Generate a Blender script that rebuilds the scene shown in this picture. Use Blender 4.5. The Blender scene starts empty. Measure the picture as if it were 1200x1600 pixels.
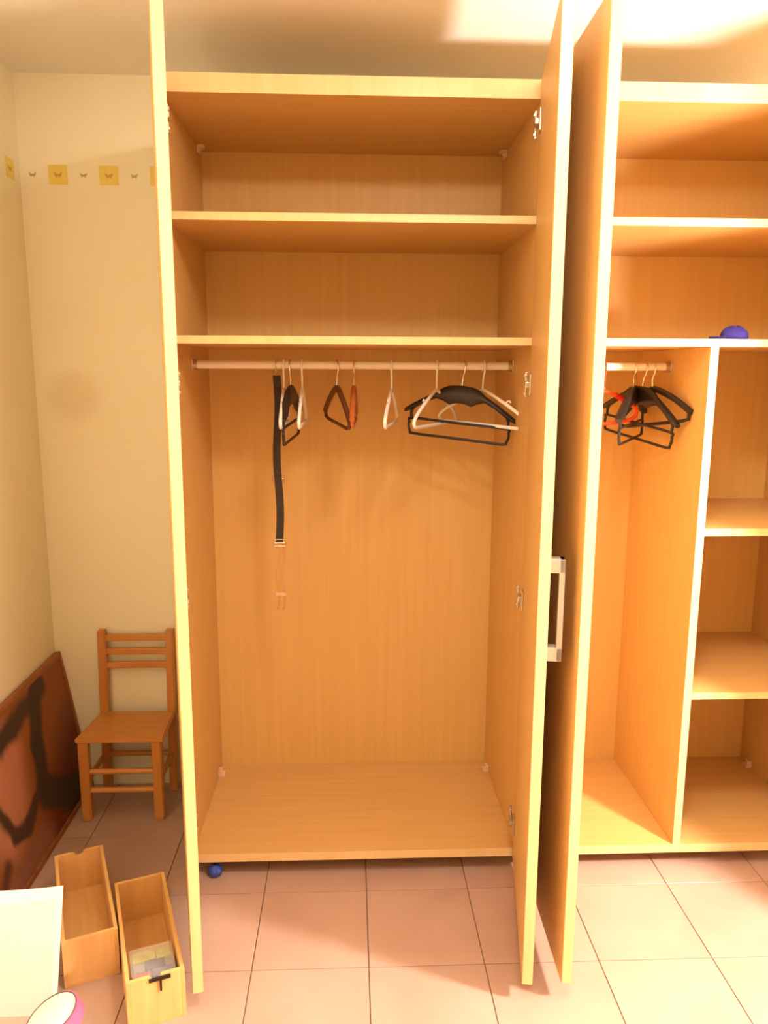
import bpy, bmesh, math, random
from mathutils import Vector, Matrix
random.seed(7)
R = math.radians
scene = bpy.context.scene
col = scene.collection

# ------------------------------------------------------------------ camera
F_PX, PITCH, YAW, ROLL = 1216.385, -0.1780, 0.0434, 0.0049
CAM = Vector((0.5222, -2.3507, 1.6558))
cd = bpy.data.cameras.new('camera'); cam = bpy.data.objects.new('camera', cd); col.objects.link(cam)
fw = Vector((math.sin(YAW), math.cos(YAW), 0)); rt = Vector((math.cos(YAW), -math.sin(YAW), 0)); up = Vector((0, 0, 1))
Fv = math.cos(PITCH)*fw + math.sin(PITCH)*up
Uv = math.cos(PITCH)*up - math.sin(PITCH)*fw
Rv = math.cos(ROLL)*rt + math.sin(ROLL)*Uv
Uv = -math.sin(ROLL)*rt + math.cos(ROLL)*Uv
cam.matrix_world = Matrix(((Rv.x, Uv.x, -Fv.x, CAM.x), (Rv.y, Uv.y, -Fv.y, CAM.y), (Rv.z, Uv.z, -Fv.z, CAM.z), (0, 0, 0, 1)))
cd.sensor_fit = 'VERTICAL'; cd.sensor_height = 36.0; cd.lens = 36.0*F_PX/1600.0
cd.clip_start = 0.02; cd.clip_end = 50
scene.camera = cam

# ------------------------------------------------------------------ light and exposure
LAMP_POS = Vector((2.40, -1.21, 1.55)); LAMP_R = 0.11; LAMP_POWER = 900.0
LAMP_COL = (1.0, 0.94, 0.85)
CEIL_LAMP_POS = Vector((0.85, -1.30, 2.668)); CEIL_POWER = 100.0
world = bpy.data.worlds.new('world'); scene.world = world; world.use_nodes = True
world.node_tree.nodes['Background'].inputs[0].default_value = (0.5, 0.45, 0.4, 1)
world.node_tree.nodes['Background'].inputs[1].default_value = 0.05
vs = scene.view_settings
vs.view_transform = 'Standard'; vs.look = 'None'; vs.gamma = 1.0; vs.use_curve_mapping = False
vs.exposure = -0.27

# ------------------------------------------------------------------ materials
def srgb(r, g, b):
    f = lambda c: (c/255/12.92) if c/255 <= .04045 else ((c/255+.055)/1.055)**2.4
    return (f(r), f(g), f(b), 1)
def new_mat(name, colr, rough=.5, metal=0.0, spec=.5, **kw):
    m = bpy.data.materials.new(name); m.use_nodes = True
    b = m.node_tree.nodes['Principled BSDF']
    b.inputs['Base Color'].default_value = colr; b.inputs['Roughness'].default_value = rough
    b.inputs['Metallic'].default_value = metal; b.inputs['Specular IOR Level'].default_value = spec
    for k, v in kw.items(): b.inputs[k].default_value = v
    return m
def noisy(name, c1, c2, scale=(6, 6, 6), rough=.5, detail=4, bump=0.0, spec=.5, nscale=1.0, metal=0.0):
    """two tones mixed by a stretched noise, each object with its own offset"""
    m = new_mat(name, c1, rough, metal, spec); nt = m.node_tree; N = nt.nodes; L = nt.links
    b = N['Principled BSDF']
    tc = N.new('ShaderNodeTexCoord'); mp = N.new('ShaderNodeMapping'); oi = N.new('ShaderNodeObjectInfo')
    mp.inputs['Scale'].default_value = scale
    mu = N.new('ShaderNodeMath'); mu.operation = 'MULTIPLY'; mu.inputs[1].default_value = 37.0
    ad = N.new('ShaderNodeVectorMath'); ad.operation = 'ADD'
    L.new(oi.outputs['Random'], mu.inputs[0]); L.new(tc.outputs['Object'], mp.inputs['Vector'])
    L.new(mp.outputs['Vector'], ad.inputs[0]); L.new(mu.outputs[0], ad.inputs[1])
    nz = N.new('ShaderNodeTexNoise'); nz.inputs['Scale'].default_value = nscale; nz.inputs['Detail'].default_value = detail
    L.new(ad.outputs[0], nz.inputs['Vector'])
    rp = N.new('ShaderNodeValToRGB'); rp.color_ramp.elements[0].position = .32; rp.color_ramp.elements[1].position = .68
    rp.color_ramp.elements[0].color = c1; rp.color_ramp.elements[1].color = c2
    L.new(nz.outputs['Fac'], rp.inputs['Fac']); L.new(rp.outputs['Color'], b.inputs['Base Color'])
    if bump:
        bp = N.new('ShaderNodeBump'); bp.inputs['Strength'].default_value = bump; bp.inputs['Distance'].default_value = .002
        L.new(nz.outputs['Fac'], bp.inputs['Height']); L.new(bp.outputs['Normal'], b.inputs['Normal'])
    return m
BEECH1, BEECH2 = srgb(212, 167, 100), srgb(219, 176, 109)
M = {}
M['beech_v'] = noisy('beech_vertical_grain', BEECH1, BEECH2, (60, 60, 2.2), .42, 5)
M['beech_h'] = noisy('beech_horizontal_grain', BEECH1, BEECH2, (2.2, 60, 60), .42, 5)
M['beech_edge'] = noisy('beech_edge_band', srgb(230, 194, 134), srgb(235, 202, 144), (30, 30, 2), .38, 3)
M['back'] = noisy('beech_back_sheet', srgb(219, 176, 102), srgb(225, 183, 109), (50, 50, 1.6), .5, 5)
M['wall'] = noisy('cream_wall_paint', srgb(253, 245, 212), srgb(254, 247, 218), (3, 3, 3), .85, 3, .05, .2)
M['wall_tan'] = noisy('tan_wall_paint', srgb(172, 148, 116), srgb(178, 154, 122), (3, 3, 3), .85, 3, .05, .2)
M['ceiling'] = noisy('ceiling_paint', srgb(250, 244, 232), srgb(252, 247, 238), (2, 2, 2), .9, 3, .03, .2)
M['tile'] = noisy('pink_beige_tile', srgb(184, 149, 131), srgb(193, 159, 141), (5, 5, 5), .32, 6)
M['grout'] = noisy('tile_grout', srgb(122, 90, 74), srgb(134, 100, 82), (40, 40, 40), .9, 3)
M['chrome'] = new_mat('hook_chrome', srgb(235, 228, 215), .22, 1.0)
M['rail'] = noisy('white_lacquered_rail', srgb(250, 240, 222), srgb(252, 244, 228), (3, 20, 20), .28)
M['alu'] = noisy('brushed_aluminium', srgb(196, 190, 182), srgb(214, 208, 200), (90, 90, 3), .35, 3, metal=.55)
M['hinge'] = new_mat('hinge_metal', srgb(205, 190, 170), .35, .9)
M['fitting'] = noisy('plastic_fitting', srgb(225, 190, 150), srgb(236, 204, 166), (20, 20, 20), .4)
M['white_pl'] = noisy('white_hanger_plastic', srgb(250, 244, 234), srgb(252, 247, 239), (10, 10, 10), .35)
M['black_pl'] = noisy('black_hanger_plastic', srgb(34, 26, 24), srgb(44, 34, 30), (10, 10, 10), .4)
M['brown_pl'] = noisy('dark_brown_hanger_wood', srgb(92, 52, 26), srgb(112, 64, 32), (10, 40, 40), .45)
M['red_wood'] = noisy('reddish_hanger_wood', srgb(172, 92, 42), srgb(190, 106, 52), (10, 40, 40), .45)
M['orange_pl'] = noisy('orange_hanger_plastic', srgb(240, 78, 34), srgb(248, 92, 44), (10, 10, 10), .35)
M['red_pl'] = noisy('red_sleeve', srgb(214, 30, 28), srgb(224, 38, 32), (10, 10, 10), .5)
M['strap'] = noisy('black_webbing', srgb(46, 38, 30), srgb(60, 50, 38), (30, 30, 160), .8)
M['strap2'] = noisy('tan_webbing', srgb(196, 140, 82), srgb(206, 150, 90), (30, 30, 160), .7)
M['chair'] = noisy('varnished_pine', srgb(206, 136, 62), srgb(216, 148, 72), (8, 40, 40), .4, 5)
M['chair_v'] = noisy('varnished_pine_upright', srgb(204, 132, 58), srgb(214, 144, 68), (40, 40, 6), .4, 5)
M['boxwood'] = noisy('pale_plywood', srgb(226, 172, 104), srgb(236, 188, 120), (40, 40, 5), .55, 5)
M['boxlen'] = noisy('pale_plywood_long_grain', srgb(222, 168, 100), srgb(234, 184, 116), (40, 5, 40), .55, 5)
M['dark_metal'] = new_mat('dark_latch_metal', srgb(60, 48, 38), .4, .7)
M['white_box'] = noisy('white_coated_card', srgb(246, 242, 238), srgb(250, 247, 244), (6, 6, 6), .45)
M['pink'] = noisy('pink_plastic', srgb(240, 96, 142), srgb(246, 108, 152), (9, 9, 9), .35)
M['cream_pl'] = noisy('cream_lid_plastic', srgb(246, 238, 222), srgb(250, 243, 230), (9, 9, 9), .4)
M['grey_print'] = noisy('grey_blue_tub_print', srgb(120, 128, 150), srgb(215, 205, 205), (30, 30, 30), .45)
M['dark_line'] = new_mat('dark_seal', srgb(90, 84, 78), .5)
M['blue'] = noisy('blue_rubber', srgb(50, 70, 170), srgb(66, 88, 190), (20, 20, 20), .45)
M['blue_cloth'] = noisy('blue_violet_cloth', srgb(38, 28, 112), srgb(52, 42, 136), (40, 40, 40), .85, 4, .3)
M['frame'] = noisy('brown_frame_wood', srgb(140, 78, 34), srgb(164, 96, 44), (40, 4, 40), .45, 4)
M['foot'] = new_mat('dark_foot_plastic', srgb(70, 50, 36), .6)
M['yellow'] = noisy('yellow_stencil_paint', srgb(244, 220, 112), srgb(248, 226, 122), (30, 30, 30), .8)
M['motif'] = noisy('brown_stencil_paint', srgb(206, 170, 92), srgb(212, 178, 100), (30, 30, 30), .8)
M['grey_motif'] = noisy('grey_stencil_paint', srgb(186, 178, 140), srgb(196, 188, 150), (30, 30, 30), .8)
for k, (a, b_) in {'card_yellow': ((168, 156, 60), (190, 178, 80)), 'card_purple': ((78, 62, 88), (104, 88, 112)),
                   'card_red': ((150, 60, 44), (170, 76, 56)), 'card_grey': ((120, 108, 104), (150, 138, 132))}.items():
    M[k] = noisy(k, srgb(*a), srgb(*b_), (60, 60, 60), .5)
M['clear'] = new_mat('clear_plastic', (0.95, 0.93, 0.9, 1), .08, 0, .5)
M['clear'].node_tree.nodes['Principled BSDF'].inputs['Alpha'].default_value = .12
M['pole'] = new_mat('lamp_pole_metal', srgb(120, 116, 110), .35, .9)
def emit(name, c, s):
    m = bpy.data.materials.new(name); m.use_nodes = True; b = m.node_tree.nodes['Principled BSDF']
    b.inputs['Base Color'].default_value = (.9, .88, .84, 1)
    b.inputs['Emission Color'].default_value = (*c, 1); b.inputs['Emission Strength'].default_value = s
    return m
M['globe'] = emit('lit_lamp_globe', LAMP_COL, LAMP_POWER)
M['diffuser'] = emit('lit_ceiling_diffuser', LAMP_COL, CEIL_POWER)

# painted wall: a faint round patch on the back wall, darker towards its centre
def wall_round_patch(m, centre, rad):
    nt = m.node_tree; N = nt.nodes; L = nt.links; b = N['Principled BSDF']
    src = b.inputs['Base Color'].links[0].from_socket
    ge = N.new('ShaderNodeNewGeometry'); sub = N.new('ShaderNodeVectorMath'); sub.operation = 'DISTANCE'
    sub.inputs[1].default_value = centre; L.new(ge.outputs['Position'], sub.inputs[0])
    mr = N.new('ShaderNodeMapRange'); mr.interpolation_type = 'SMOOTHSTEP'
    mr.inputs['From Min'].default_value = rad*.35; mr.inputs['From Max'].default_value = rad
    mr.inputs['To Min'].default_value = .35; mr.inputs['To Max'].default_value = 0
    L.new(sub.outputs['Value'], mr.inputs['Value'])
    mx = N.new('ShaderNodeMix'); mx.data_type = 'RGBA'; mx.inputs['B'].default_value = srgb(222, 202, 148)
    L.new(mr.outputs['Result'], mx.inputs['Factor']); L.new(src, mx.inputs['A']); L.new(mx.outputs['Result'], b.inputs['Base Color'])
M['wall_back'] = M['wall'].copy(); M['wall_back'].name = 'cream_wall_paint_round_patch'
wall_round_patch(M['wall_back'], (-.505, .618, 1.56), .13)

# the leaning picture: brown ground with dark painted swoops (u = metres from the far edge, v = metres up)
def painting():
    m = new_mat('painted_canvas', srgb(132, 62, 30), .55); nt = m.node_tree; N = nt.nodes; L = nt.links; b = N['Principled BSDF']
    tc = N.new('ShaderNodeTexCoord'); nz = N.new('ShaderNodeTexNoise'); nz.inputs['Scale'].default_value = 9; nz.inputs['Detail'].default_value = 4
    L.new(tc.outputs['Object'], nz.inputs['Vector'])
    sep = N.new('ShaderNodeSeparateXYZ')
    wob = N.new('ShaderNodeVectorMath'); wob.operation = 'MULTIPLY_ADD'; wob.inputs[1].default_value = (.05, .05, .05)
    L.new(nz.outputs['Color'], wob.inputs[0]); L.new(tc.outputs['Object'], wob.inputs[2]); L.new(wob.outputs[0], sep.inputs[0])
    def mth(op, a, b_=None, c=None, clamp=False):
        n = N.new('ShaderNodeMath'); n.operation = op; n.use_clamp = clamp
        for i, v in enumerate((a, b_, c)):
            if v is None: continue
            if isinstance(v, (int, float)): n.inputs[i].default_value = v
            else: L.new(v, n.inputs[i])
        return n.outputs[0]
    u, v = sep.outputs['X'], sep.outputs['Z']
    def seg(ax, ay, bx, by, w, soft):
        dx, dy = bx-ax, by-ay; l2 = dx*dx+dy*dy
        t = mth('DIVIDE', mth('ADD', mth('MULTIPLY', mth('SUBTRACT', u, ax), dx), mth('MULTIPLY', mth('SUBTRACT', v, ay), dy)), l2, clamp=True)
        ex = mth('SUBTRACT', mth('SUBTRACT', u, ax), mth('MULTIPLY', t, dx)); ey = mth('SUBTRACT', mth('SUBTRACT', v, ay), mth('MULTIPLY', t, dy))
        d = mth('SQRT', mth('ADD', mth('MULTIPLY', ex, ex), mth('MULTIPLY', ey, ey)))
        return mth('DIVIDE', mth('SUBTRACT', w+soft, d), soft, clamp=True)
    cur = None
    def mix(fac, colr):
        nonlocal cur
        n = N.new('ShaderNodeMix'); n.data_type = 'RGBA'; L.new(fac, n.inputs['Factor'])
        if cur is None: n.inputs['A'].default_value = srgb(150, 88, 42)
        else: L.new(cur, n.inputs['A'])
        n.inputs['B'].default_value = colr; cur = n.outputs['Result']
    mix(seg(.05, .20, .30, .02, .10, .16), srgb(112, 50, 26))          # deep red far lower corner
    mix(seg(.62, .42, .66, .28, .09, .08), srgb(190, 124, 94))        # pinkish patch
    mix(seg(.50, .05, .75, .02, .06, .05), srgb(150, 98, 74))
    mix(seg(.24, .55, .62, .50, .022, .03), srgb(64, 46, 38))         # band under the top edge
    for s in ((.28, .53, .36, .36, .03), (.36, .36, .38, .20, .035), (.38, .20, .20, .08, .045), (.20, .08, .08, .05, .05)):
        mix(seg(s[0]+.02, s[1]+.02, s[2]+.02, s[3]+.02, s[4], .03), srgb(60, 48, 40))
    for s in ((.70, .32, .64, .19, .012), (.64, .19, .55, .16, .016), (.55, .16, .44, .22, .014)):
        mix(seg(s[0]+.02, s[1]+.02, s[2]+.02, s[3]+.02, s[4], .02), srgb(74, 50, 40))
    mix(seg(.75, .15, .78, .12, .01, .03), srgb(96, 56, 38))
    L.new(cur, b.inputs['Base Color'])
    return m
M['painting'] = painting()

# ------------------------------------------------------------------ mesh helpers
def link(name, bm, mat, parent=None, loc=(0, 0, 0), rot=(0, 0, 0), smooth=False):
    me = bpy.data.meshes.new(name); bm.normal_update(); bm.to_mesh(me); bm.free()
    if smooth:
        for p in me.polygons: p.use_smooth = True
        me.set_sharp_from_angle(angle=R(40))
    o = bpy.data.objects.new(name, me); col.objects.link(o)
    me.materials.append(M[mat] if isinstance(mat, str) else mat)
    o.parent = parent; o.location = loc; o.rotation_euler = rot
    return o
def bm_box(bm, c, s, bev=0.0):
    r = bmesh.ops.create_cube(bm, size=1.0, matrix=Matrix.Translation(c) @ Matrix.Diagonal((*s, 1)))
    if bev:
        es = list({e for v in r['verts'] for e in v.link_edges})
        bmesh.ops.bevel(bm, geom=es, offset=bev, segments=2, profile=.5, affect='EDGES')
def box(name, lo, hi, mat, parent=None, bev=.0015, origin=None):
    """a bevelled board between two corners in the parent's frame; its origin at its centre"""
    c = [(a+b)/2 for a, b in zip(lo, hi)]; s = [b-a for a, b in zip(lo, hi)]
    bm = bmesh.new(); bm_box(bm, (0, 0, 0), s, bev)
    return link(name, bm, mat, parent, c)
def bm_tube(bm, pts, r, seg=8, closed=False, flat=1.0):
    pts = [Vector(p) for p in pts]; n = len(pts); rings = []
    rs = r if isinstance(r, (list, tuple)) else [r]*n
    prev = None
    for i, p in enumerate(pts):
        a = pts[(i-1) % n] if (closed or i) else p; b = pts[(i+1) % n] if (closed or i < n-1) else p
        t = (b-a).normalized()
        if prev is None:
            nrm = t.orthogonal().normalized() if abs(t.y) > .9 else (Vector((0, 1, 0)) - t*t.y).normalized()
        else: nrm = (prev - t*prev.dot(t)).normalized()
        prev = nrm; bn = t.cross(nrm)
        rings.append([bm.verts.new(p + (nrm*math.cos(q)*flat + bn*math.sin(q))*rs[i]) for q in [2*math.pi*k/seg for k in range(seg)]])
    for i in range(n if closed else n-1):
        A, B = rings[i], rings[(i+1) % n]
        for k in range(seg): bm.faces.new((A[k], A[(k+1) % seg], B[(k+1) % seg], B[k]))
    if not closed:
        bm.faces.new(rings[0][::-1]); bm.faces.new(rings[-1])
def tube(name, pts, r, mat, parent=None, loc=(0, 0, 0), rot=(0, 0, 0), seg=8, closed=False, flat=1.0):
    bm = bmesh.new(); bm_tube(bm, pts, r, seg, closed, flat)
    bmesh.ops.recalc_face_normals(bm, faces=bm.faces)
    return link(name, bm, mat, parent, loc, rot, True)
def smooth_path(pts, n=4, closed=False):
    P = [Vector(p) for p in pts]; out = []; m = len(P)
    for i in range(m if closed else m-1):
        g = (lambda j: P[j % m]) if closed else (lambda j: P[min(max(j, 0), m-1)])
        p0, p1, p2, p3 = g(i-1), g(i), g(i+1), g(i+2)
        for k in range(n):
            t = k/n
            out.append(.5*((2*p1)+(-p0+p2)*t+(2*p0-5*p1+4*p2-p3)*t*t+(-p0+3*p1-3*p2+p3)*t**3))
    if not closed: out.append(P[-1])
    return out
def lathe(name, prof, mat, parent=None, loc=(0, 0, 0), rot=(0, 0, 0), seg=32):
    bm = bmesh.new(); rings = []
    for r_, z in prof:
        if r_ < 1e-6: rings.append([bm.verts.new((0, 0, z))])
        else: rings.append([bm.verts.new((r_*math.cos(2*math.pi*k/seg), r_*math.sin(2*math.pi*k/seg), z)) for k in range(seg)])
    for A, B in zip(rings, rings[1:]):
        for k in range(seg):
            k2 = (k+1) % seg
            if len(A) == 1 and len(B) == 1: continue
            if len(A) == 1: bm.faces.new((A[0], B[k2], B[k]))
            elif len(B) == 1: bm.faces.new((A[k], A[k2], B[0]))
            else: bm.faces.new((A[k], A[k2], B[k2], B[k]))
    bmesh.ops.recalc_face_normals(bm, faces=bm.faces)
    return link(name, bm, mat, parent, loc, rot, True)
def prism(name, outline, t, mat, parent=None, loc=(0, 0, 0), rot=(0, 0, 0), axis='y'):
    """an outline (x, z) given thickness t along y, centred"""
    bm = bmesh.new()
    A = [bm.verts.new((x, -t/2, z)) for x, z in outline]; B = [bm.verts.new((x, t/2, z)) for x, z in outline]
    bm.faces.new(A); bm.faces.new(B[::-1]); n = len(A)
    for k in range(n): bm.faces.new((A[k], B[k], B[(k+1) % n], A[(k+1) % n]))
    bmesh.ops.recalc_face_normals(bm, faces=bm.faces)
    return link(name, bm, mat, parent, loc, rot)
def thing(name, label, cat, loc=(0, 0, 0), rot=(0, 0, 0), group=None):
    o = bpy.data.objects.new(name, None); col.objects.link(o); o.empty_display_size = .05
    o.location = loc; o.rotation_euler = rot; o['label'] = label; o['category'] = cat
    if group: o['group'] = group
    return o
def tag(o, label, cat, group=None):
    o['label'] = label; o['category'] = cat
    if group: o['group'] = group
    return o
def struct(o, label, cat):
    o['kind'] = 'structure'; o['label'] = label; o['category'] = cat; return o

# ------------------------------------------------------------------ the room
XL, XR, YB, YF, ZC = -.6416, 3.9, .618, -3.2, 2.668
floor = struct(box('floor', (XL-.1, YF-.1, -.12), (XR+.1, YB+.1, -.003), 'grout', None, 0), 'pink beige square tiles laid across the whole floor', 'floor')
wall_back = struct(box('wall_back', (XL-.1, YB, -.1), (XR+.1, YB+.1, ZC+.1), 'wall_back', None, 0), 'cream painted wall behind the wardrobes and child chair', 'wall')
struct(box('wall_left', (XL-.1, YF-.1, -.1), (XL, YB, ZC+.1), 'wall', None, 0), 'cream painted side wall at the far left', 'wall')
wall_left = bpy.data.objects['wall_left']
struct(box('wall_right', (XR, YF-.1, -.1), (XR+.1, YB, ZC+.1), 'wall_tan', None, 0), 'tan painted side wall on the right', 'wall')
struct(box('wall_front', (XL, YF-.1, -.1), (XR, YF, ZC+.1), 'wall_tan', None, 0), 'tan painted wall opposite the wardrobes', 'wall')
struct(box('ceiling', (XL, YF, ZC), (XR, YB, ZC+.1), 'ceiling', None, 0), 'plain off-white painted ceiling', 'ceiling')

# floor tiles, one by one
T, TX, TY, G = .3295, .2403, .2458, .0030
fl_c = Vector(floor.location); cache = {}
i0, i1 = math.floor((XL-TX)/T), math.ceil((XR-TX)/T); j0, j1 = math.floor((YF-TY)/T), math.ceil((YB-TY)/T)
for i in range(i0, i1):
    for j in range(j0, j1):
        x0, x1 = max(TX+i*T+G/2, XL), min(TX+(i+1)*T-G/2, XR); y0, y1 = max(TY+j*T+G/2, YF), min(TY+(j+1)*T-G/2, YB)
        if x1-x0 < .01 or y1-y0 < .01: continue
        key = (round(x1-x0, 4), round(y1-y0, 4))
        if key not in cache:
            bm = bmesh.new(); w, d = key; c_ = .0006
            vb = [bm.verts.new((sx*w/2, sy*d/2, z)) for z in (-.006, -c_) for sx, sy in ((-1, -1), (1, -1), (1, 1), (-1, 1))]
            vt = [bm.verts.new((sx*(w/2-c_), sy*(d/2-c_), 0)) for sx, sy in ((-1, -1), (1, -1), (1, 1), (-1, 1))]
            for k in range(4):
                k2 = (k+1) % 4
                bm.faces.new((vb[k], vb[k2], vb[4+k2], vb[4+k])); bm.faces.new((vb[4+k], vb[4+k2], vt[k2], vt[k]))
            bm.faces.new(vt); bm.faces.new(vb[:4][::-1])
            o = link('tile', bm, 'tile', floor); cache[key] = o.data
        else:
            o = bpy.data.objects.new('tile', cache[key]); col.objects.link(o); o.parent = floor
        o.location = Vector(((x0+x1)/2, (y0+y1)/2, 0)) - fl_c

# stencilled border on the walls
wb, wl = Vector(wall_back.location), Vector(wall_left.location)
def bow(s):
    return [(-s, s*.55), (-s*.2, s*.12), (s*.2, s*.12), (s, s*.55), (s*.8, -s*.1), (s*.45, -s*.65), (0, -s*.35), (-s*.45, -s*.65), (-s*.8, -s*.1)]
def sq(h): return [(-h, -h), (h, -h), (h, h), (-h, h)]
for k in range(3):
    x = -.509 + k*.1775
    s = prism('stencil_square', sq(.033), .001, 'yellow', wall_back, Vector((x, YB-.0005, 2.337)) - wb)
    prism('stencil_bow', bow(.015), .001, 'motif', s, (0, -.0006, 0))
    prism('stencil_bird', bow(.013), .001, 'grey_motif', wall_back, Vector((x-.089, YB-.0005, 2.337)) - wb)
s = prism('stencil_square', sq(.033), .001, 'yellow', wall_left, Vector((XL+.0005, .535, 2.337)) - wl, (0, 0, R(90)))
prism('stencil_bow', bow(.015), .001, 'motif', s, (0, .0006*-1, 0))
prism('stencil_bird', bow(.013), .001, 'grey_motif', wall_left, Vector((XL+.0005, .446, 2.337)) - wl, (0, 0, R(90)))

# ------------------------------------------------------------------ wardrobes
ZB0, ZB1, ZT0, ZT1 = .056, .086, 2.4165, 2.468
ZA, ZSB, ST, DEP = 2.1035, 1.7585, .0235, .598
ROD_Y, ROD_Z, ROD_R = .30, 1.677, .0135
DOOR_T = .028
def make_handle(door, x, z0, z1, sgn):
    yo = sgn*DOOR_T; bm = bmesh.new(); w, so, bt = .030, .040, .014
    for zz in (z0+.018, z1-.018): bm_box(bm, (x, yo+sgn*so/2, zz), (w, so, .036), .002)
    bm_box(bm, (x, yo+sgn*(so-bt/2), (z0+z1)/2), (w, bt, z1-z0), .002)
    o = link('handle', bm, 'alu', door); o['label'] = 'flat brushed aluminium bow handle'
    return o
def make_door(root, hinge, free, sgn, knob):
    """hinge and free: the two ends of the inner face, seen from above; sgn: local y side of the outer face"""
    h, f = Vector(hinge), Vector(free); d = f-h; L_ = d.length; ang = math.atan2(d.y, d.x)
    z0, z1 = ZB0, 2.463
    bm = bmesh.new(); bm_box(bm, (L_/2, sgn*DOOR_T/2, (z0+z1)/2), (L_, DOOR_T, z1-z0), .0015)
    o = link('door', bm, 'beech_v', root, Vector((h.x, h.y, 0)) - Vector(root.location), (0, 0, ang))
    # lighter edge band on the free edge
    b2 = bmesh.new(); bm_box(b2, (L_+.0006, sgn*DOOR_T/2, (z0+z1)/2), (.0012, DOOR_T-.003, z1-z0-.002))
    link('edge_band', b2, 'beech_edge', o)
    for z in (2.345, 1.62, .965, .205):
        q = bmesh.new()
        bm_box(q, (.048, -sgn*.003, z), (.038, .006, .060), .002)              # cup flange on the door
        bm_box(q, (.022, -sgn*.011, z), (.050, .013, .018), .003)              # arm
        bm_box(q, (.004, -sgn*.014, z+.026), (.016, .010, .010), .002); bm_box(q, (.004, -sgn*.014, z-.026), (.016, .010, .010), .002)
        bm_box(q, (.004, -sgn*.012, z), (.012, .008, .075), .002)              # mounting plate
        link('hinge', q, 'hinge', o)
    if knob: make_handle(o, L_-.055, .945, 1.208, sgn)
    return o
def make_wardrobe(label, x0, x1, full_back=True):
    """x0, x1: inner faces of the side panels"""
    root = thing('wardrobe', label, 'wardrobe', ((x0+x1)/2, .30, 0)); rl = Vector(root.location)
    def part(name, lo, hi, mat, bev=.0012):
        o = box(name, Vector(lo)-rl, Vector(hi)-rl, mat, root, bev)
        if name != 'back_panel':                       # lighter banding glued on the front edge
            o.data.materials.append(M['beech_edge'])
            for p in o.data.polygons:
                if p.normal.y < -.9: p.material_index = 1
        return o
    t = .0195
    part('side_panel', (x0-t, 0, ZB0), (x0, DEP+.006, ZT0), 'beech_v'); part('side_panel', (x1, 0, ZB0), (x1+t, DEP+.006, ZT0), 'beech_v')
    part('top_panel', (x0-t, -.001, ZT0), (x1+t, DEP+.006, ZT1), 'beech_h')
    part('bottom_panel', (x0, .0, ZB0), (x1, DEP, ZB1), 'beech_h')
    part('back_panel', (x0, DEP, ZB0), (x1, DEP+.006, ZT0), 'back', 0)
    for z in (ZA, ZSB): part('shelf', (x0, .001, z-ST), (x1, DEP, z), 'beech_h')
    for sx in (x0+.05, x1-.05):
        for y in (.10, .52): lathe('foot', [(0, 0), (.022, 0), (.022, .004), (.016, .010), (.016, ZB0-.001), (0, ZB0-.001)], 'foot', root, Vector((sx, y, 0))-rl, seg=16)
    for sx, s in ((x0, 1), (x1, -1)):
        for z, zs in ((ZT0, -1), (ZB1, 1)):
            q = bmesh.new(); bm_box(q, (s*.006, 0, zs*.014), (.012, .034, .028), .003); bm_box(q, (s*.016, 0, zs*.006), (.018, .034, .012), .003)
            bmesh.ops.create_uvsphere(q, u_segments=10, v_segments=6, radius=.006, matrix=Matrix.Translation((s*.012, -.004, zs*.016)))
            link('corner_fitting', q, 'fitting', root, Vector((sx, .515, z))-rl)
    return root, part
def rail(root, x0, x1):
    rl = Vector(root.location)
    bm = bmesh.new(); bm_tube(bm, [(x0+.001, 0, 0), (x0+.03, 0, 0), ((x0+x1)/2, 0, 0), (x1-.03, 0, 0), (x1-.001, 0, 0)], ROD_R, 20)
    bmesh.ops.recalc_face_normals(bm, faces=bm.faces)
    o = link('hanging_rail', bm, 'rail', root, Vector((0, ROD_Y, ROD_Z))-rl, (0, 0, 0), True)
    for x, s in ((x0, 1), (x1, -1)):
        q = bmesh.new(); bm_box(q, (x+s*.002, 0, 0), (.004, .05, .036), .0015); bm_tube(q, [(x+s*.003, 0, 0), (x+s*.016, 0, 0)], .0165, 16)
        bmesh.ops.recalc_face_normals(q, faces=q.faces)
        link('rail_socket', q, 'hinge', o)
    return o
W0, W1 = 0.0, 1.0685
V0, V1 = 1.1085, 2.1400
ward1, part1 = make_wardrobe('open beech wardrobe with two upper shelves and long hanging rail of hangers', W0, W1)
rail(ward1, W0, W1)
make_door(ward1, (.003, -.004), (.134, -.548), -1, False)
make_door(ward1, (1.061, -.004), (.973, -.553), 1, True)
ward2, part2 = make_wardrobe('open beech wardrobe on the right with upright divider and small shelves', V0, V1)
DX0, DX1 = 1.607, 1.633
part2('divider', (DX0, .0, ZB1), (DX1, DEP, ZSB-ST), 'beech_v')
for z in (1.1755, .628): part2('shelf', (DX1, .002, z-ST), (V1, DEP, z), 'beech_h')
rail(ward2, V0, DX0)
make_door(ward2, (1.1185, -.004), (1.1065, -.556), -1, False)
make_door(ward2, (2.138, -.004), (2.025, -.543), 1, True)

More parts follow.
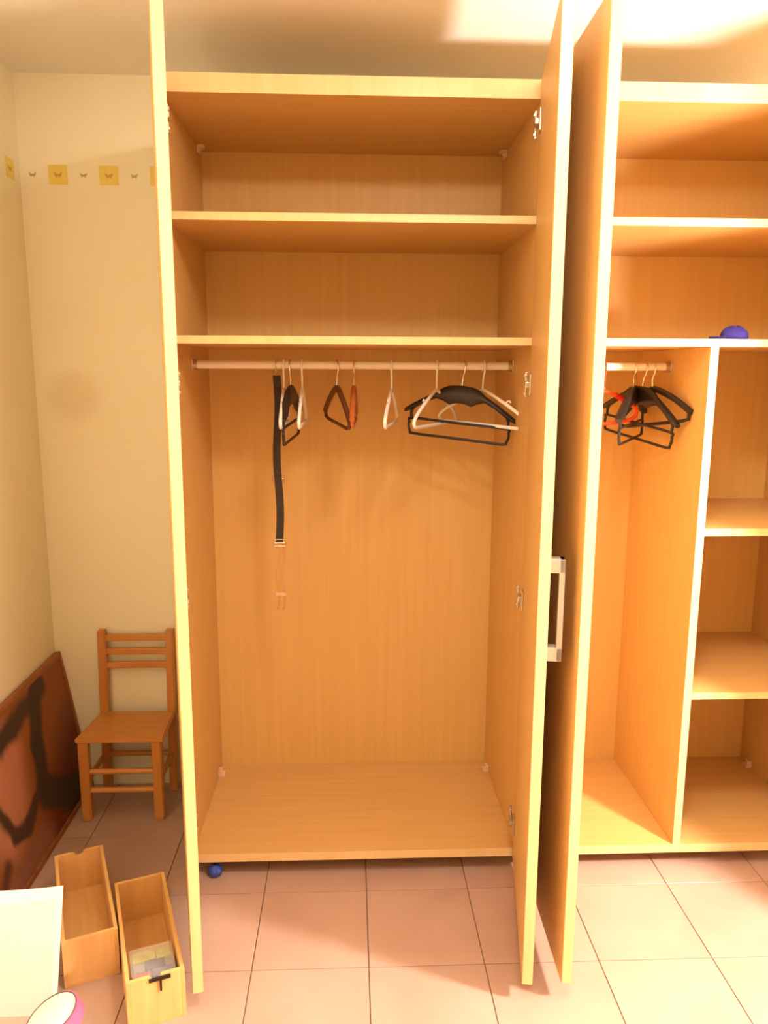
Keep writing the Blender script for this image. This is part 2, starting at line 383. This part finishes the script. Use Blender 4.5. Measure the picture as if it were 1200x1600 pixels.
# ------------------------------------------------------------------ hangers
def hook(root, mat, rot=0, neck=-.078, rr=.0195, r=.0027):
    pts = [(0, 0, neck), (0, 0, -.042), (.005, 0, -.031), (.0145, 0, -.0185)]
    for a in range(-30, 221, 25): pts.append((rr*math.cos(R(a)), 0, rr*math.sin(R(a))))
    o = tube('hook', pts, r, mat, root, (0, 0, 0), (0, 0, rot), 8); return o
def hang(kind, x, theta, tilt, label, group, Xmat=None):
    """a hanger over a rail at x; theta turns local +x in plan (-90 = towards the camera), tilt lowers the +x end"""
    root = thing('clothes_hanger', label, 'hanger', (x, ROD_Y, ROD_Z-.0033), (0, R(tilt), R(theta)), group)
    hk = R(-90-theta)*.92 if abs(-90-theta) > 18 else 0
    if kind == 'white':
        hook(root, 'white_pl', hk, r=.0032)
        half = [(.0, -.078), (.03, -.086), (.09, -.112), (.155, -.144), (.186, -.163), (.197, -.176), (.192, -.189), (.17, -.193), (.06, -.193)]
        pts = [(a, 0, b) for a, b in half] + [(-a, 0, b) for a, b in half[::-1][:-1]]
        tube('frame', smooth_path(pts, 3, True), .0058, 'white_pl', root, closed=True)
        for s in (-1, 1): tube('strap_hook', [(s*.10, 0, -.117), (s*.108, 0, -.108), (s*.118, 0, -.106), (s*.122, 0, -.112)], .0028, 'white_pl', root, seg=6)
    elif kind == 'suit':
        m = Xmat or 'black_pl'
        hook(root, 'chrome', hk, -.085)
        st = [(-.195, -.164, .007, .012), (-.17, -.150, .011, .016), (-.12, -.119, .010, .014), (-.085, -.102, .012, .013), (-.060, -.096, .025, .012), (-.040, -.098, .034, .012), (-.012, -.093, .032, .012)]
        st = st + [(-a, b, c, d) for a, b, c, d in st[::-1]]
        bm = bmesh.new(); rings = []
        for a, b, c, d in st:
            rings.append([bm.verts.new((a, d*math.cos(q), b+c*math.sin(q))) for q in [2*math.pi*k/10 for k in range(10)]])
        for A, B in zip(rings, rings[1:]):
            for k in range(10): bm.faces.new((A[k], A[(k+1) % 10], B[(k+1) % 10], B[k]))
        bm.faces.new(rings[0]); bm.faces.new(rings[-1][::-1]); bmesh.ops.recalc_face_normals(bm, faces=bm.faces)
        link('shoulder', bm, m, root, smooth=True)
        z0, z1, w = -.190, -.243, .176
        loop = [(-w+.01, z0), (0, z0), (w-.01, z0), (w, z0-.012), (w+.002, (z0+z1)/2), (w-.004, z1+.008), (w-.02, z1), (0, z1), (-w+.02, z1), (-w+.004, z1+.008), (-w-.002, (z0+z1)/2), (-w, z0-.012)]
        tube('trouser_bar', smooth_path([(a, 0, b) for a, b in loop], 3, True), .0048, m, root, closed=True)
        for s in (-1, 1): tube('bar_arm', [(s*.165, 0, -.150), (s*.172, 0, -.17), (s*.170, 0, -.192)], .005, m, root, seg=6)
    elif kind == 'bar':                                   # plain wooden hanger with a bar below
        m = Xmat or 'brown_pl'
        hook(root, 'chrome', hk, -.07)
        bm = bmesh.new()
        bm_tube(bm, smooth_path([(-.2, 0, -.165), (-.13, 0, -.122), (-.05, 0, -.085), (0, 0, -.072), (.05, 0, -.085), (.13, 0, -.122), (.2, 0, -.165)], 3), .011, 8, False, .8)
        bmesh.ops.recalc_face_normals(bm, faces=bm.faces); link('shoulder', bm, m, root, smooth=True)
        tube('bar', [(-.19, 0, -.163), (-.185, 0, -.185), (-.15, 0, -.19), (.15, 0, -.19), (.185, 0, -.185), (.19, 0, -.163)], .006, m, root)
    elif kind == 'child':                                 # small orange hanger
        hook(root, 'orange_pl', hk, -.08, r=.0032)
        half = [(.0, -.080), (.04, -.09), (.10, -.118), (.138, -.142), (.145, -.158), (.135, -.174), (.10, -.185), (.04, -.190)]
        pts = [(a, 0, b) for a, b in half] + [(-a, 0, b) for a, b in half[::-1][:-1]]
        tube('frame', smooth_path(pts, 3, True), .0065, 'orange_pl', root, closed=True)
        for s in (-1, 1): tube('sleeve', [(s*.05, 0, -.0945), (s*.098, 0, -.117)], .0095, 'red_pl', root)
    return root
GL, GR = 'hangers on the long left rail', 'hangers on the short right rail'
hang('suit', .322, -94, 2, 'black broad-shouldered hanger seen edge-on between two white hangers', GL)
hang('white', .300, -89, 0, 'white plastic hanger seen edge-on beside the hanging black strap', GL)
hang('white', .361, -90, 0, 'white plastic hanger seen edge-on, second from the black strap', GL)
hang('bar', .478, -77, 3, 'dark brown hanger turned to show a narrow triangle', GL)
hang('bar', .534, -92, 0, 'reddish wooden hanger seen edge-on beside the dark triangle hanger', GL, 'red_wood')
hang('white', .661, -99, 0, 'lone white plastic hanger edge-on near the middle of the rail', GL)
hang('white', .813, -117, 0, 'white plastic hanger half turned, left of the large black hanger', GL)
hang('suit', .905, -24, 5, 'large black suit hanger with trouser bar facing the front', GL)
hang('white', .972, -50, 2, 'rightmost white plastic hanger on the long rail', GL)
hang('child', 1.385, -158, 2, 'small orange plastic hanger with red sleeves on the short rail', GR)
hang('suit', 1.487, -122, 2, 'black suit hanger just behind the small orange hanger', GR)
hang('suit', 1.524, -71, 7, 'black hanger tipped steeply down towards the front near the divider', GR)
hang('bar', 1.548, -76, -7, 'dark hanger closest to the upright divider', GR, 'black_pl')

# black strap with clips
st = thing('hanging_strap', 'long narrow black strap with metal clips hanging from the rail', 'strap', (.276, ROD_Y, ROD_Z))
hk = tube('hook', [(0, -.002, -.035), (0, -.010, -.026)] + [(0, .0165*math.cos(R(a)), .0165*math.sin(R(a))) for a in range(215, -21, -20)], .0022, 'chrome', st)
def ribbon(name, z0, z1, x, w, mat, dy=0.0, t=.003):
    pts = []
    bm = bmesh.new(); n = 14; prev = None
    for k in range(n+1):
        z = z0+(z1-z0)*k/n; xx = x+.004*math.sin(k*.7); y = dy+.004*math.sin(k*.5+1)
        cur = [bm.verts.new((xx+a*w/2, y+b*t/2, z)) for a, b in ((-1, -1), (1, -1), (1, 1), (-1, 1))]
        if prev:
            for q in range(4): bm.faces.new((prev[q], prev[(q+1) % 4], cur[(q+1) % 4], cur[q]))
        else: bm.faces.new(cur)
        prev = cur
    bm.faces.new(prev[::-1]); bmesh.ops.recalc_face_normals(bm, faces=bm.faces)
    return link(name, bm, mat, st)
ribbon('strap', -.034, -.605, 0, .026, 'strap')
for z in (-.382, -.606):
    q = bmesh.new()
    bm_tube(q, [(-.019, 0, z+.012), (.019, 0, z+.012), (.019, 0, z-.012), (-.019, 0, z-.012)], .0024, 6, True); bm_tube(q, [(-.019, 0, z), (.019, 0, z)], .002, 6)
    bmesh.ops.recalc_face_normals(q, faces=q.faces)
    link('clip', q, 'chrome', st)
for x in (-.009, .010): ribbon('thin_strap', -.612, -.85, x, .009, 'strap2')
q = bmesh.new(); bm_box(q, (0, 0, -.79), (.036, .005, .012), .002); link('slider', q, 'fitting', st)

# ------------------------------------------------------------------ child's chair
ch = thing('child_chair', 'small varnished wooden child chair with slatted back by the left wall', 'chair', (-.325, .46, 0))
cl = Vector(ch.location)
def leg(p0, p1, w): 
    bm = bmesh.new(); a, b = Vector(p0)-cl, Vector(p1)-cl
    A = [bm.verts.new(a+Vector((sx*w/2, sy*w/2, 0))) for sx, sy in ((-1, -1), (1, -1), (1, 1), (-1, 1))]
    B = [bm.verts.new(b+Vector((sx*w/2, sy*w/2, 0))) for sx, sy in ((-1, -1), (1, -1), (1, 1), (-1, 1))]
    for k in range(4): bm.faces.new((A[k], A[(k+1) % 4], B[(k+1) % 4], B[k]))
    bm.faces.new(A[::-1]); bm.faces.new(B)
    es = [e for e in bm.edges]; bmesh.ops.bevel(bm, geom=es, offset=.004, segments=2, affect='EDGES')
    return link('leg', bm, 'chair_v', ch)
FLx, FRx, FY, RY = -.462, -.195, .362, .575
leg((FLx, FY, 0), (FLx, FY, .318), .036); leg((FRx, FY, 0), (FRx, FY, .318), .036)
leg((-.452, RY-.005, 0), (-.446, RY+.018, .664), .032); leg((-.190, RY-.005, 0), (-.184, RY+.018, .664), .032)
bm = bmesh.new()
vs_ = [bm.verts.new((x-cl.x, y-cl.y, z)) for z in (.317, .336) for x, y in ((-.486, .335), (-.164, .335), (-.172, .572), (-.462, .572))]
for f in ((3, 2, 1, 0), (4, 5, 6, 7), (0, 1, 5, 4), (1, 2, 6, 5), (2, 3, 7, 6), (3, 0, 4, 7)): bm.faces.new([vs_[k] for k in f])
bmesh.ops.bevel(bm, geom=list(bm.edges), offset=.005, segments=2, affect='EDGES'); link('seat', bm, 'chair', ch)
for z, y in ((.632, RY+.017), (.577, RY+.015), (.522, RY+.013)): box('back_slat', Vector((-.444, y-.008, z-.013))-cl, Vector((-.186, y+.008, z+.013))-cl, 'chair', ch, .004)
for z in (.193, .118):
    tube('rung', [Vector((FLx, FY, z))-cl, Vector((FRx, FY, z))-cl], .011, 'chair', ch, seg=10)
for x in (-.457, -.192): tube('rung', [Vector((x, FY, .155))-cl, Vector((x, RY-.002, .155))-cl], .010, 'chair', ch, seg=10)
tube('rung', [Vector((-.452, RY, .155))-cl, Vector((-.190, RY, .155))-cl], .010, 'chair', ch, seg=10)
box('apron', Vector((-.438, RY-.008, .280))-cl, Vector((-.204, RY+.008, .317))-cl, 'chair', ch, .003)

# ------------------------------------------------------------------ leaning picture
PH, PL, PY = .579, .82, .608
lean = math.atan2(.096, .57)
pic = thing('leaning_picture', 'dark brown abstract painting in thin wooden frame leaning on left wall', 'picture', (-.530, PY, .001), (0, 0, 0))
pic.rotation_euler = (Matrix.Rotation(R(-90), 4, 'Z') @ Matrix.Rotation(lean, 4, 'X')).to_euler()
def pbox(name, lo, hi, mat, bev=.002): return box(name, lo, hi, mat, pic, bev)
cv = bmesh.new(); bm_box(cv, (PL/2, -.001, PH/2), (PL-.02, .010, PH-.02)); link('canvas', cv, 'painting', pic)
fw_, ft = .018, .022
pbox('frame_rail', (0, -.012, PH-fw_), (PL, ft-.012, PH), 'frame'); pbox('frame_rail', (0, -.012, 0), (PL, ft-.012, fw_), 'frame')
pbox('frame_stile', (0, -.012, fw_), (fw_, ft-.012, PH-fw_), 'frame'); pbox('frame_stile', (PL-fw_, -.012, fw_), (PL, ft-.012, PH-fw_), 'frame')

# ------------------------------------------------------------------ wooden boxes on the floor
def make_box(loc, rz, label, latch):
    notched = -1 if latch else 1
    root = thing('wooden_box', label, 'box', loc, (0, 0, rz)); W, L_, H, t = .145, .425, .14, .010
    box('bottom', (-W/2, -L_/2, 0), (W/2, L_/2, .009), 'boxlen', root, .001)
    for s in (-1, 1): box('side_wall', (s*W/2-(t if s > 0 else 0), -L_/2, .009), (s*W/2+(t if s < 0 else 0), L_/2, H), 'boxlen', root, .001)
    wi = W/2-t; nw = .014
    out = [(-wi, .009), (wi, .009), (wi, H), (nw, H)] + [(nw*math.cos(R(a)), H-nw*math.sin(R(a))) for a in range(15, 180, 15)] + [(-nw, H), (-wi, H)]
    plain = [(-wi, .009), (wi, .009), (wi, H), (-wi, H)]
    for s in (-1, 1): prism('end_wall', out if s == notched else plain, t, 'boxwood', root, (0, s*(L_/2-t/2), 0))
    if latch:
        q = bmesh.new(); bm_box(q, (.010, -L_/2-.003, H-.007), (.054, .006, .010), .002); bm_box(q, (.012, -L_/2-.003, H-.026), (.005, .006, .034), .0015)
        link('latch', q, 'dark_metal', root)
    return root
boxL = make_box((-.272, -.240, 0), R(22.5), 'empty open wooden box with finger notch, next to the white box', False)
boxR = make_box((-.050, -.388, 0), R(20.0), 'open wooden box with dark latch holding a clear case of cards', True)
cs = thing('card_case', 'clear plastic case of colourful cards inside the wooden box', 'case', (-.050, -.388, .0095), (0, 0, R(20)))
CX, CY0, CY1, CHh = .055, -.193, -.075, .112
q = bmesh.new()
for lo, hi in (((-CX, CY0, 0), (CX, CY1, .002)), ((-CX, CY0, .002), (-CX+.002, CY1, CHh)), ((CX-.002, CY0, .002), (CX, CY1, CHh)), ((-CX+.002, CY0, .002), (CX-.002, CY0+.002, CHh)), ((-CX+.002, CY1-.002, .002), (CX-.002, CY1, CHh)), ((-CX, CY0, CHh), (CX, CY1, CHh+.002))):
    bm_box(q, [(a+b)/2 for a, b in zip(lo, hi)], [b-a for a, b in zip(lo, hi)])
link('shell', q, 'clear', cs)
for x0, x1, y0, y1, h, m in ((-.050, -.006, -.188, -.150, .100, 'card_red'), (-.004, .050, -.188, -.150, .103, 'card_purple'), (-.050, -.020, -.147, -.120, .102, 'card_grey'),
                            (-.018, .030, -.147, -.120, .105, 'card_purple'), (.032, .050, -.147, -.120, .100, 'card_grey'), (-.050, .010, -.117, -.080, .106, 'card_yellow'), (.012, .050, -.117, -.080, .104, 'card_yellow')):
    box('card_stack', (x0, y0, .0025), (x1, y1, h), m, cs, .001)

# ------------------------------------------------------------------ white slim box, pink tub
wbx = thing('white_box', 'slim upright white box in the bottom left corner', 'box', (-.42, -.528, 0))
bm = bmesh.new()
nx = 10; rows = []
for z, (xa, xb, ya, yb) in ((0, (-.14, .157, -.022, .022)), (.17, (-.14, .176, -.024, .024)), (.33, (-.14, .195, -.026, .026))):
    ring = []
    for k in range(nx+1): ring.append((xa+(xb-xa)*k/nx, ya))
    for k in range(nx+1): ring.append((xb+(xa-xb)*k/nx, yb))
    rows.append([bm.verts.new((x, y, z + (0 if z < .3 else .012*((x-.02)/.18)**2))) for x, y in ring])
n = len(rows[0])
for A, B in zip(rows, rows[1:]):
    for k in range(n): bm.faces.new((A[k], A[(k+1) % n], B[(k+1) % n], B[k]))
for k in range(nx): bm.faces.new((rows[-1][k], rows[-1][k+1], rows[-1][n-2-k], rows[-1][n-1-k])); bm.faces.new((rows[0][k+1], rows[0][k], rows[0][n-1-k], rows[0][n-2-k]))
bmesh.ops.recalc_face_normals(bm, faces=bm.faces)
link('carton', bm, 'white_box', wbx)

tub = thing('round_tub', 'small round tub with cream lid and pink rim', 'tub', (-.196, -.700, 0))
lathe('body', [(0, 0), (.050, 0), (.054, .004), (.060, .108), (.058, .108), (.052, .006), (0, .006)], 'grey_print', tub, seg=32)
lid = lathe('lid', [(0, .012), (.060, .012), (.0665, .010), (.0675, -.022), (.0645, -.022), (.0635, .006), (0, .006)], 'pink', tub, (.004, 0, .128), (R(6), R(-20), 0), 36)
lathe('lid_top', [(0, .0136), (.058, .0136), (.0605, .0118), (0, .0118)], 'cream_pl', lid, seg=36)
tube('seal', [(.0612*math.cos(a), .0612*math.sin(a), .0132) for a in [2*math.pi*k/36 for k in range(36)]], .0013, 'dark_line', lid, closed=True, seg=6)

# ------------------------------------------------------------------ small blue things
bm = bmesh.new(); bmesh.ops.create_icosphere(bm, subdivisions=3, radius=.024)
for v in bm.verts:
    v.co.z *= .8; v.co += v.co.normalized()*.0016*math.sin(9*math.atan2(v.co.y, v.co.x))
tag(link('toy_ball', bm, 'blue', None, (.068, .012, .0192), (0, 0, 0), True), 'small blue rubber ball on the floor under the wardrobe edge', 'ball')
cap = thing('cloth_cap', 'small crumpled blue violet cloth cap on the right upper shelf', 'cap', (1.712, .075, ZSB))
bm = bmesh.new(); bmesh.ops.create_uvsphere(bm, u_segments=28, v_segments=14, radius=.045)
for v in list(bm.verts):
    a = math.atan2(v.co.y, v.co.x); v.co.x *= 1.0; v.co.z = max(v.co.z, -.012)*.74
    v.co.x += .004*math.sin(3*a); v.co.z += .003*math.sin(5*a+v.co.x*60) if v.co.z > 0 else 0
bm.verts.ensure_lookup_table(); mz = min(v.co.z for v in bm.verts)
for v in bm.verts: v.co.z -= mz
link('crown', bm, 'blue_cloth', cap, smooth=True)
out = [(-.040, -.032), (-.060, -.026), (-.074, -.010), (-.076, .008), (-.066, .024), (-.040, .034), (-.030, 0)]
bm = bmesh.new()
A = [bm.verts.new((x, y, .002+.004*(1-abs(y)/.034))) for x, y in out]; B = [bm.verts.new((x, y, .006+.006*(1-abs(y)/.034))) for x, y in out]
bm.faces.new(A[::-1]); bm.faces.new(B)
for k in range(len(out)): bm.faces.new((A[k], A[(k+1) % len(out)], B[(k+1) % len(out)], B[k]))
bmesh.ops.recalc_face_normals(bm, faces=bm.faces); link('brim', bm, 'blue_cloth', cap)

# ------------------------------------------------------------------ lamps of the room (beyond the frame)
lp = thing('floor_lamp', 'floor lamp with lit round globe standing right of the wardrobes', 'lamp', (LAMP_POS.x, LAMP_POS.y, 0))
lathe('base', [(0, 0), (.13, 0), (.13, .012), (.03, .022), (.012, .03), (0, .03)], 'pole', lp)
tube('pole', [(0, 0, .02), (0, 0, LAMP_POS.z-LAMP_R+.004)], .009, 'pole', lp, seg=12)
bm = bmesh.new(); bmesh.ops.create_uvsphere(bm, u_segments=32, v_segments=16, radius=LAMP_R); link('globe', bm, 'globe', lp, (0, 0, LAMP_POS.z), smooth=True)
cl_ = thing('ceiling_lamp', 'round flat ceiling lamp in front of the wardrobes', 'lamp', CEIL_LAMP_POS)
lathe('base', [(0, 0), (.17, 0), (.17, -.02), (0, -.02)], 'pole', cl_)
lathe('diffuser', [(.165, -.02), (.165, -.04), (.14, -.055), (.08, -.062), (0, -.064)], 'diffuser', cl_)
